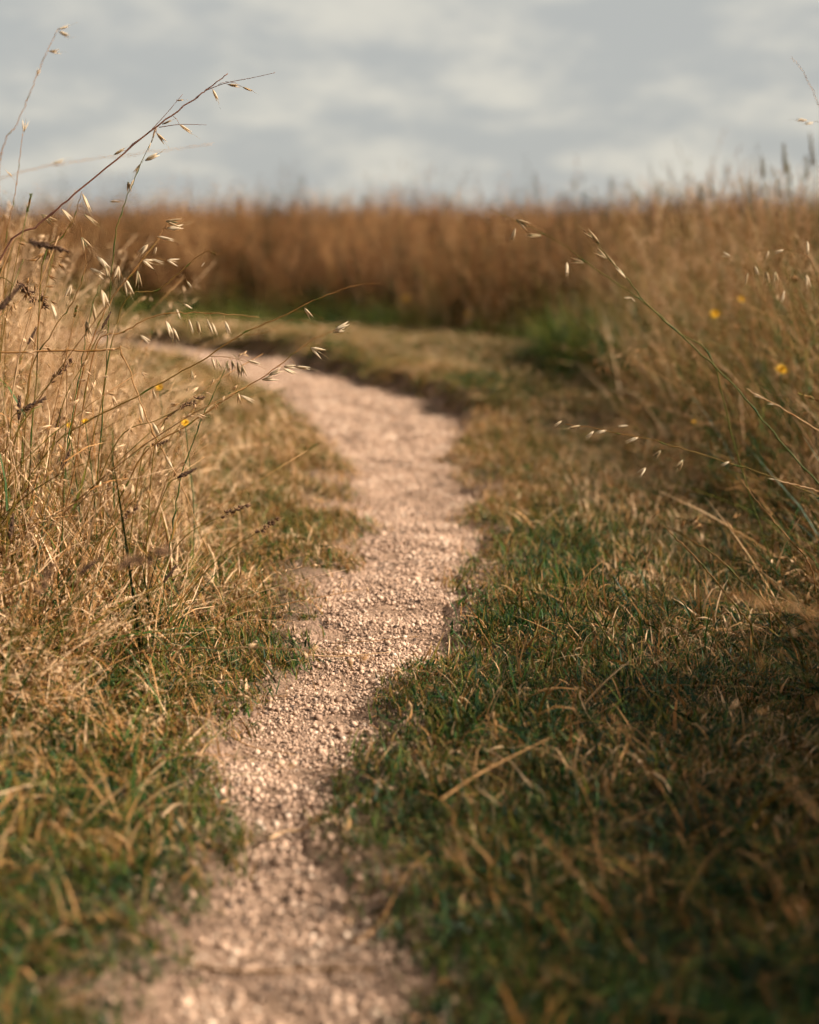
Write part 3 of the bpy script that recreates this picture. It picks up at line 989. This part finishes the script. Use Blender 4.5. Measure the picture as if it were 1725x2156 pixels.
oat('stalk with a spray of pale spikelets against the brown meadow', [(180, 760), (230, 640), (290, 560), (330, 505), (355, 465)], 2.87,
    [((310, 530), (300, 548), (30, 10), 1.3, 3), ((300, 545), (318, 545), (30, 10), 1.1, 0), ((325, 510), (312, 515), (-20, 20), 1.2, 1), ((330, 505), (332, 498), (34, 8), 1.4, 0), ((345, 480), (330, 520), (-6, 14), .8, 1),
     ((350, 470), (352, 482), (40, -6), 1.4, 0), ((355, 465), (350, 466), (34, 4), 1.4, 2), ((295, 555), (290, 570), (2, 40), 1.5, 2), ((270, 590), (262, 585), (14, 44), 1.7, 1),
     ((262, 600), (250, 560), (-6, 30), 1.4, 1), ((300, 548), (352, 548), (30, 6), 1.2, 3), ((250, 615), (222, 560), (10, 34), 1.5, 2)], -.16, M_hero, .0011, .70)
oat('straw stalk snapped over and hanging down towards the path edge', [(-120, 768), (60, 742), (180, 738), (248, 735), (256, 738), (290, 830), (330, 925), (385, 1030), (440, 1165)], 2.84,
    [((292, 836), (294, 850), (6, 34), 1.5, 1), ((310, 880), (322, 890), (12, 30), 1.4, 0), ((345, 950), (350, 960), (14, 30), 1.3, 3)], -.05, M_hero, .0017, .80)
oat('grey-green rigid stalk in the middle of the left verge', [(140, 960), (150, 890), (172, 770), (188, 670), (210, 600)], 2.85, [((205, 620), (196, 640), (4, 36), 1.6, 2), ((210, 600), (214, 610), (10, 36), 1.7, 1), ((190, 660), (182, 676), (4, 26), 1.3, 2)], -.04, M_hero, .0011, .34)
oat('grey-green stalk rising from the yellow flower towards the gravel', [(380, 1010), (400, 950), (425, 880), (455, 820), (480, 760)], 2.88,
    [((476, 770), (478, 762), (3, 22), 1.0, 1), ((490, 745), (500, 762), (6, 34), 1.4, 2), ((490, 745), (510, 770), (4, 26), 1.1, 2), ((400, 800), (404, 780), (3, 26), 1.1, 2)], -.06, M_hero, .0011, .34)
oat('low oat stalk with spikelets leaning over the green leaf tip', [(60, 800), (110, 700), (150, 640), (180, 565), (170, 480)], 2.95,
    [((170, 500), (172, 500), (18, 34), 1.5, 2), ((160, 610), (150, 600), (-10, 26), 1.3, 1), ((178, 560), (205, 540), (24, 26), 1.5, 0), ((120, 690), (108, 640), (10, 30), 1.4, 0), ((180, 565), (190, 565), (26, 16), 1.4, 3)], -.08, M_hero, .0011, .60)
oat('stalk with twin bristly spikelets just under the dark slanting stalk', [(90, 560), (130, 500), (160, 450), (172, 405)], 2.86,
    [((172, 405), (174, 408), (14, 34), 1.7, 1), ((160, 445), (178, 452), (26, 20), 1.6, 2), ((150, 470), (130, 440), (26, 28), 1.5, 1), ((135, 492), (88, 452), (22, 14), 1.4, 2)], -.10, M_hero, .0010, .56)

# -- right verge
oat('long green oat stalk slanting up to the left over the right verge', [(1760, 1060), (1640, 925), (1570, 840), (1480, 748), (1371, 649), (1309, 574), (1275, 535), (1240, 492)], 3.05,
    [((1275, 535), (1262, 512), (-22, -20), 1.8, 2), ((1290, 552), (1278, 545), (-30, -22), 1.6, 2), ((1309, 574), (1298, 562), (-18, -24), 1.5, 2), ((1320, 590), (1318, 586), (-20, -22), 1.5, 1), ((1330, 600), (1328, 625), (4, 4), .6, 0)],
    .22, M_hero, .0014, .42)
oat('faint drooping oat stalk crossing the brown meadow at centre right', [(1500, 760), (1430, 700), (1355, 636), (1290, 590), (1235, 553), (1190, 518), (1135, 487), (1070, 458), (1028, 440)], 3.25,
    [((1100, 470), (1088, 463), (32, 18), 1.5, 2), ((1100, 470), (1086, 480), (-12, 36), 1.4, 1), ((1140, 490), (1140, 496), (-38, 0), 1.5, 2), ((1200, 525), (1230, 553), (-38, -6), 1.5, 2), ((1200, 528), (1194, 552), (1, 32), 1.4, 0), ((1355, 636), (1330, 627), (-6, 0), .7, 0)],
    .20, M_hero, .0011, .50)
oat('low oat stalk reaching left with pale spikelets over the right turf', [(1780, 1080), (1640, 1010), (1524, 972), (1440, 945), (1363, 924), (1300, 912), (1259, 903), (1190, 893)], 2.98,
    [((1185, 892), (1183, 886), (-16, 12), .9, 0), ((1215, 895), (1222, 896), (-28, 7), 1.1, 2), ((1250, 903), (1250, 908), (-20, 20), 1.1, 0), ((1280, 906), (1278, 906), (-30, 8), 1.1, 0), ((1330, 905), (1324, 896), (-32, 2), 1.2, 0),
     ((1345, 920), (1344, 921), (-34, 14), 1.2, 0), ((1395, 935), (1392, 948), (-16, 18), 1.1, 2), ((1430, 945), (1438, 968), (-16, 28), 1.2, 2), ((1360, 930), (1360, 985), (-20, 20), 1.1, 3), ((1540, 975), (1536, 972), (-20, 10), .9, 0)],
    .24, M_hero, .0011, .58, branches=[[(1363, 924), (1345, 908), (1322, 896)], [(1438, 945), (1400, 965), (1360, 985)]])
oat('oat stalk with nodding dark spikelets against the right-hand meadow', [(1760, 760), (1735, 640), (1722, 590), (1700, 540), (1640, 522), (1590, 530)], 3.3,
    [((1640, 522), (1650, 526), (-22, 8), 1.1, 0), ((1600, 528), (1619, 528), (-4, 14), .9, 1), ((1590, 530), (1590, 560), (8, 24), 1.2, 0), ((1600, 528), (1575, 575), (-6, 28), 1.3, 2), ((1640, 522), (1614, 572), (2, 24), 1.2, 2), ((1660, 524), (1633, 572), (2, 30), 1.3, 2),
     ((1700, 540), (1652, 612), (-6, 30), 1.3, 0), ((1700, 540), (1700, 508), (3, 24), 1.3, 0), ((1710, 560), (1698, 578), (8, 32), 1.4, 1), ((1590, 530), (1538, 540), (-14, -4), 1.0, 3)], .10, M_hero, .0011, .66)
oat('whitish straw stalk at the right edge above the green stalk', [(1790, 950), (1725, 908), (1650, 860), (1610, 840), (1572, 818)], 2.95, [((1610, 840), (1606, 838), (-10, -4), .8, 0), ((1650, 862), (1630, 852), (-16, -6), .8, 3)], .14, M_hero, .0014, .92)
oat('short white straw curving in at the right edge over rough grass', [(1790, 1065), (1725, 1035), (1680, 1022), (1630, 1010)], 2.85, [((1632, 1010), (1632, 1010), (-10, -2), .7, 0)], .12, M_hero, .0014, .95)
oat('bare thin stalk bending in front of the sky at the upper right', [(1790, 420), (1745, 270), (1715, 200), (1690, 150), (1666, 120)], 3.6, [((1740, 262), (1700, 254), (-34, -3), 1.4, 3), ((1740, 262), (1712, 258), (-14, 3), .9, 3)], .10, M_hero, .0007, .80)

# -- clusters of long fallen stems on the right turf
for i, (lab, pts, d, tn) in enumerate([
        ('dry branching stem leaning left on the right turf', [(1560, 1290), (1480, 1190), (1420, 1130), (1395, 1105)], 2.75, .62),
        ('straight dry stem sticking up from the right turf', [(1235, 1265), (1238, 1230), (1245, 1196)], 2.9, .55),
        ('pale blurred blade leaning left at the right edge near the lens', [(1760, 1400), (1700, 1310), (1640, 1240), (1585, 1185)], 2.3, .80),
        ('reddish brown stem fanned out low over the right turf', [(1660, 1330), (1570, 1230), (1500, 1165), (1440, 1130)], 2.72, .58),
        ('thin dry stem beside the reddish stem on the right turf', [(1700, 1180), (1640, 1110), (1590, 1050), (1560, 1010)], 2.9, .70),
        ('blurred tan stem leaning left in the dark near right grass', [(1480, 1800), (1380, 1640), (1320, 1550), (1280, 1500)], 2.0, .70),
        ('blurred pale stem slanting in the dark grass close to the lens', [(1370, 2040), (1270, 1900), (1180, 1800), (1120, 1740)], 1.65, .66)]):
    oat(lab, pts, d, [], .06, M_hero, .0016, tn, name='dry_stem')


# -- dark seed heads
def head_mesh(k):
    mb = MB()
    random.seed(70 + k)
    mb.spindle(Vector((0, 0, 0)), Vector((0, 0, 1)), 1.0, .10, .25, 7, ((0, .35), (.2, .9), (.5, .85), (.85, .45), (1, .1)))
    for i in range(54):
        z, c = random.uniform(.02, .95), random.uniform(0, 6.28)
        o = Vector((math.cos(c), math.sin(c), 0)) * (1.15 - .75 * z)
        mb.spindle(Vector((.10 * z * z * (k - .5), 0, z)) + o * .06, o + Vector((0, 0, random.uniform(.5, 1.3))), random.uniform(.10, .17), .035, random.uniform(.15, .9), 4, ((0, .6), (.45, 1), (1, .1)))
    return mb.mesh('seed_head', M_head)


def cocks_mesh(k):
    mb = MB()
    random.seed(90 + k)
    for c in range(6):
        q = Vector((random.uniform(-.10, .10), random.uniform(-.10, .10), c / 6 + random.uniform(-.03, .03)))
        for i in range(12):
            o = Vector((random.uniform(-1, 1), random.uniform(-1, 1), random.uniform(-.2, 1.4)))
            mb.spindle(q, o, random.uniform(.12, .24), .038, random.uniform(.35, 1), 4, ((0, .5), (.45, 1), (1, .08)))
    return mb.mesh('seed_head', M_head)


HEADS = [head_mesh(0), head_mesh(1), cocks_mesh(0), cocks_mesh(1)]


def seed_stalk(label, pts, d, L, k, base_dx, tone=.52, r=.0014, group=None, mat=None, wide=1.0, hd=None):
    P3 = [at(u, v, d) for u, v in pts]
    b = root_at(P3[0], base_dx)
    e = bpy.data.objects.new('seed_head_stalk', None)
    COL.objects.link(e); e.location = b; e.empty_display_size = .05
    tag(e, label, 'seed head', group)
    low = [b] + ([b.lerp(P3[0], .5) + Vector((0, 0, .03))] if P3[0].z > .15 else [])
    line = [p - b for p in spline(low + P3, 6)]
    mb = MB(); mb.tube(line, [r * (1 - .4 * i / len(line)) for i in range(len(line))], 5, tone)
    mb.build('stem', M_hero, e)
    dv = line[-1] - line[-3]
    o = place(HEADS[k], 'seed_head', e, line[-1] - dv.normalized() * L * .1, dv, L * random.uniform(1.0, 1.3), wide=wide * random.uniform(.6, .95))
    if mat:
        o.data = o.data.copy(); o.data.materials[0] = mat
    return e


for lab, pts, d, L, k, bdx in [
        ('large dark bristly seed head low against the meadow at far left', [(20, 545), (66, 510)], 2.45, .052, 0, -.10),
        ('dark brown seed head on the stalk under the hanging oat row', [(130, 860), (180, 760), (216, 690)], 2.84, .036, 0, -.10),
        ('small black seed head at the left beside pale oats', [(30, 800), (60, 722)], 2.84, .034, 1, -.05),
        ('knobbly brown seed head pointing right over the gravel bend', [(250, 925), (330, 885), (385, 858)], 2.86, .046, 2, -.16),
        ('little brown seed head beside the lower yellow flower', [(325, 945), (345, 890), (352, 880)], 2.88, .026, 3, -.04),
        ('short dark oval seed head level with the bright turf', [(350, 1030), (378, 1004)], 2.82, .036, 0, -.10),
        ('dark head on the broken straw stalk', [(300, 960), (322, 938)], 2.83, .028, 3, -.06),
        ('blurred brown seed head low at the left frame edge', [(-30, 720), (0, 650)], 2.4, .048, 0, -.06),
        ('long flat brown seed spike at the left among pale oats', [(-10, 610), (40, 606)], 2.9, .062, 2, -.06),
        ('slim brown seed spike lying across the middle of the left verge', [(40, 900), (115, 792)][:1] + [(110, 800)], 2.85, .058, 3, -.10),
        ('black seed head in the thick of the left verge', [(20, 900), (52, 862)], 2.75, .042, 1, -.06),
        ('upright dark seed head near the left frame edge', [(35, 960), (40, 880)], 2.8, .044, 0, -.03),
        ('dark hanging seed head under the slim brown spike', [(100, 990), (120, 900)], 2.86, .040, 1, -.04),
        ('dark seed head below the yellow flower pair', [(90, 1080), (130, 985)], 2.80, .036, 0, -.05),
        ('rough brown seed head hanging over the lower left verge', [(200, 1150), (255, 1095)], 2.72, .038, 2, -.06),
        ('narrow brown seed spike pointing to the turf left of the path', [(390, 1130), (470, 1085)], 2.8, .050, 3, -.12),
        ('brown seed spike lying low towards the gravel', [(480, 1160), (545, 1120)], 2.82, .055, 3, -.14),
        ('dark seed head near the left edge above the bent blades', [(0, 1230), (20, 1130)], 2.5, .040, 1, -.04),
        ('brown oval seed head in the lower left verge', [(300, 1280), (345, 1225)], 2.62, .034, 0, -.06),
        ('large blurred brown seed spike slanting near the lens at left', [(130, 1290), (230, 1205), (262, 1190)], 1.95, .072, 2, -.10),
        ('blurred dark seed head beside the large slanting spike', [(60, 1310), (170, 1208)], 2.1, .034, 1, -.08),
        ('soft brown seed head over the near left grass', [(40, 1330), (85, 1245)], 2.05, .046, 3, -.06)]:
    seed_stalk(lab, pts, d, L, k, bdx)

# -- seed heads that stand out of the right-hand meadow against the sky
for i, (u, v, d, L) in enumerate([(1608, 372, 6.4, .10), (1655, 362, 6.2, .11), (1664, 385, 6.3, .08), (1712, 345, 6.0, .12), (1700, 372, 6.1, .09), (1640, 410, 6.6, .08), (1580, 418, 6.8, .08),
                                  (1500, 410, 7.4, .09), (1478, 425, 7.6, .08), (1440, 430, 8.0, .08), (1390, 415, 8.4, .09), (1345, 422, 8.8, .09), (1290, 405, 9.6, .10), (1210, 400, 10.4, .10)]):
    lab = ['fifth seed head from the right edge along the skyline, standing clear', 'dark clubbed seed head beside the tallest one at the right skyline',
           'short seed head leaning against the clubbed one at the right skyline', 'tallest dark seed head at the right edge of the sky',
           'slim seed head just under the tallest one at the right edge', 'low seed head between the clear-standing one and the clubbed one',
           'small seed head where the right meadow skyline starts to rise', 'seed head poking up left of the rise in the right skyline',
           'shorter partner of the seed head left of the skyline rise', 'lone small seed head on the skyline right of the long green stalk',
           'faint seed head on the skyline above the long green stalk tip', 'faint twin seed head left of the one above the green stalk',
           'faint blurred seed head on the skyline right of centre', 'leftmost faint seed head on the meadow skyline'][i]
    seed_stalk(lab, [(u + 22, v + 200), (u + 6, v + 60), (u, v)], d, L, i % 2, .06, tone=.3, r=.0018, group='seed heads on the skyline', mat=M_headfar, wide=.75)


# -- yellow flowers
def flower_mesh(k):
    mb = MB()
    random.seed(120 + k)
    for ring, (n, L, tilt) in enumerate(((15, 1.0, .32), (11, .72, .75), (7, .42, 1.1))):
        for i in range(n):
            c = 6.283 * (i + .5 * ring) / n + random.uniform(-.1, .1)
            o = Vector((math.cos(c), math.sin(c), 0))
            s_ = Vector((-o.y, o.x, 0))
            up = Vector((0, 0, math.tan(tilt) if tilt < 1 else 2.0))
            dv = (o + up).normalized()
            mb.ribbon([Vector((0, 0, 0)) + o * .1, dv * L * .55, dv * L + Vector((0, 0, -.05))], [.05, .11, .07], s_, random.uniform(.3, 1))
    return mb.mesh('petals', M_petal)


FLW = [flower_mesh(k) for k in range(3)]


def flower(label, u, v, d, r, base=(0, 0)):
    top = at(u, v, d)
    b = root_at(top, base[0], base[1])
    e = bpy.data.objects.new('yellow_flower', None)
    COL.objects.link(e); e.location = b; e.empty_display_size = .05
    tag(e, label, 'flower', 'yellow flowers in the verges')
    t_ = top - b
    line = spline([Vector((0, 0, 0)), t_ * .5 + Vector((.012, .01, 0)), t_], 5)
    mb = MB(); mb.tube(line, .0010, 5, .22); mb.build('stem', M_hero, e)
    place(FLW[random.randrange(3)], 'petals', e, t_, Vector((random.uniform(-.3, .3), -.75, .7)), r)
    mb = MB(); mb.spindle(t_ - Vector((0, -.002, .006)), Vector((0, -.3, 1)), .008, r * .32, .2, 6, ((0, .3), (.5, 1), (1, .7))); mb.build('calyx', M_hero, e)
    return e


flower('bright yellow flower beside the turf left of the path', 390, 891, 3.15, .0105)
flower('pale blurred yellow flower near the bent straw stalk', 336, 816, 3.6, .012)
flower('small yellow flower head deep in the left verge grass', 180, 888, 3.05, .008)
flower('yellow flower almost hidden in the left verge', 146, 896, 3.0, .008)
flower('orange-yellow flower high in the right verge meadow', 1506, 662, 4.8, .021)
flower('blurred yellow flower above the orange-yellow one on the right', 1560, 631, 5.6, .016)
flower('yellow flower at the right edge under the green oat stalk', 1645, 779, 4.2, .019)
flower('small yellow flower in the shaded right verge', 1462, 889, 4.6, .010)
flower('yellow flower blurred at the meadow foot behind the bend', 855, 630, 11.6, .030)
flower('smaller yellow flower at the meadow foot right of centre', 985, 662, 10.9, .024)


# -- straws and blades lying on the gravel
def straw(label, pts, r, tone, lift=.006, name='fallen_straw', kink=None):
    g = []
    for (x_, y_) in pts:
        a_, b_ = np.array([x_]), np.array([y_])
        z_ = max(float(zpath(a_, b_)[0]), float(zground(a_, b_)[0])) + lift
        g.append(Vector((x_, y_, z_)))
    e0 = g[0].copy()
    line = [p - e0 for p in spline(g, 6)]
    mb = MB()
    mb.tube(line, [r * (1 - .45 * i / len(line)) for i in range(len(line))], 6, tone)
    o = mb.build(name, M_hero, None, e0)
    tag(o, label, 'straw')
    return o


def gp(u, v):
    yn = (1078 - v) / FPX
    t_ = (CAM_H + .012) / (math.sin(PITCH) - yn * math.cos(PITCH))
    return (t_ * (u - 862.5) / FPX, t_ * (math.cos(PITCH) + yn * math.sin(PITCH)))


straw('pale dry straw lying across the sharpest part of the gravel', [gp(640, 1397), gp(700, 1394), gp(760, 1391), gp(822, 1387)], .0016, .92, .010)
straw('thin brown straw lying just beyond the pale one on the gravel', [gp(690, 1362), gp(780, 1362), gp(880, 1352)], .0009, .62, .008)
straw('yellowish straw on the gravel at the left edge of the path', [gp(440, 1534), gp(520, 1545), gp(620, 1566)], .0014, .86, .008)
straw('curled pale blade arched on the near gravel', [gp(565, 1772), gp(600, 1752), gp(640, 1750), gp(668, 1762)], .0024, .95, .016)
straw('brown dead stem lying across the nearest gravel', [gp(250, 1975), gp(400, 2012), gp(520, 2040), gp(650, 2042), gp(790, 2056)], .0022, .60, .010)
straw('tan stem slanting over the near right edge of the path', [gp(745, 2010), gp(800, 1962), gp(850, 1905), gp(905, 1850)], .0016, .78, .02)
straw('pale jointed straw lying in the near right grass', [gp(930, 1795), gp(1000, 1745), gp(1080, 1700), gp(1160, 1655)], .0020, .84, .06)


# -- single grass tufts growing out of the gravel
def tuft(label, u, v, h, n, dry_, rad=.03):
    x_, y_ = gp(u, v)
    a_, b_ = np.array([x_]), np.array([y_])
    z_ = max(float(zpath(a_, b_)[0]), float(zground(a_, b_)[0]))
    mb = MB()
    for _ in range(n):
        r_, c = rad * math.sqrt(random.random()), random.uniform(0, 6.283)
        blade(mb, (r_ * math.cos(c), r_ * math.sin(c) * .7, -.004), random.uniform(.5, 1.1) * h, random.uniform(.1, .9), random.uniform(0, 6.283), random.uniform(.0014, .003),
              min(1, max(0, random.gauss(dry_, .2))), 4, random.uniform(.2, 1.4))
    e = bpy.data.objects.new('grass_tuft', None)
    COL.objects.link(e); e.location = (x_, y_, z_); e.empty_display_size = .04
    tag(e, label, 'grass tuft', 'tufts at the path edge')
    mb.build('blades', M_hero, e)


tuft('small bright green tuft on the left side of the sunlit gravel', 708, 1136, .05, 40, .22, .04)
tuft('flat green tuft at the left path edge beyond the pale straw', 700, 1196, .035, 30, .26, .035)
tuft('dark green tuft jutting from the left edge level with the straw', 590, 1412, .05, 70, .24, .04)
tuft('green tuft at the right path edge beside the pale straw', 868, 1412, .045, 55, .26, .03)
tuft('low tuft in the gravel nearer than the right edge tuft', 845, 1470, .03, 34, .34, .03)
tuft('dark tuft with deep shade at the right edge near the lens', 740, 1690, .05, 60, .22, .035)
tuft('blurred green tuft in the gravel close to the lens', 770, 1800, .04, 50, .25, .03)
tuft('blurred tuft spilling from the left edge onto the near gravel', 480, 1790, .06, 60, .34, .04)
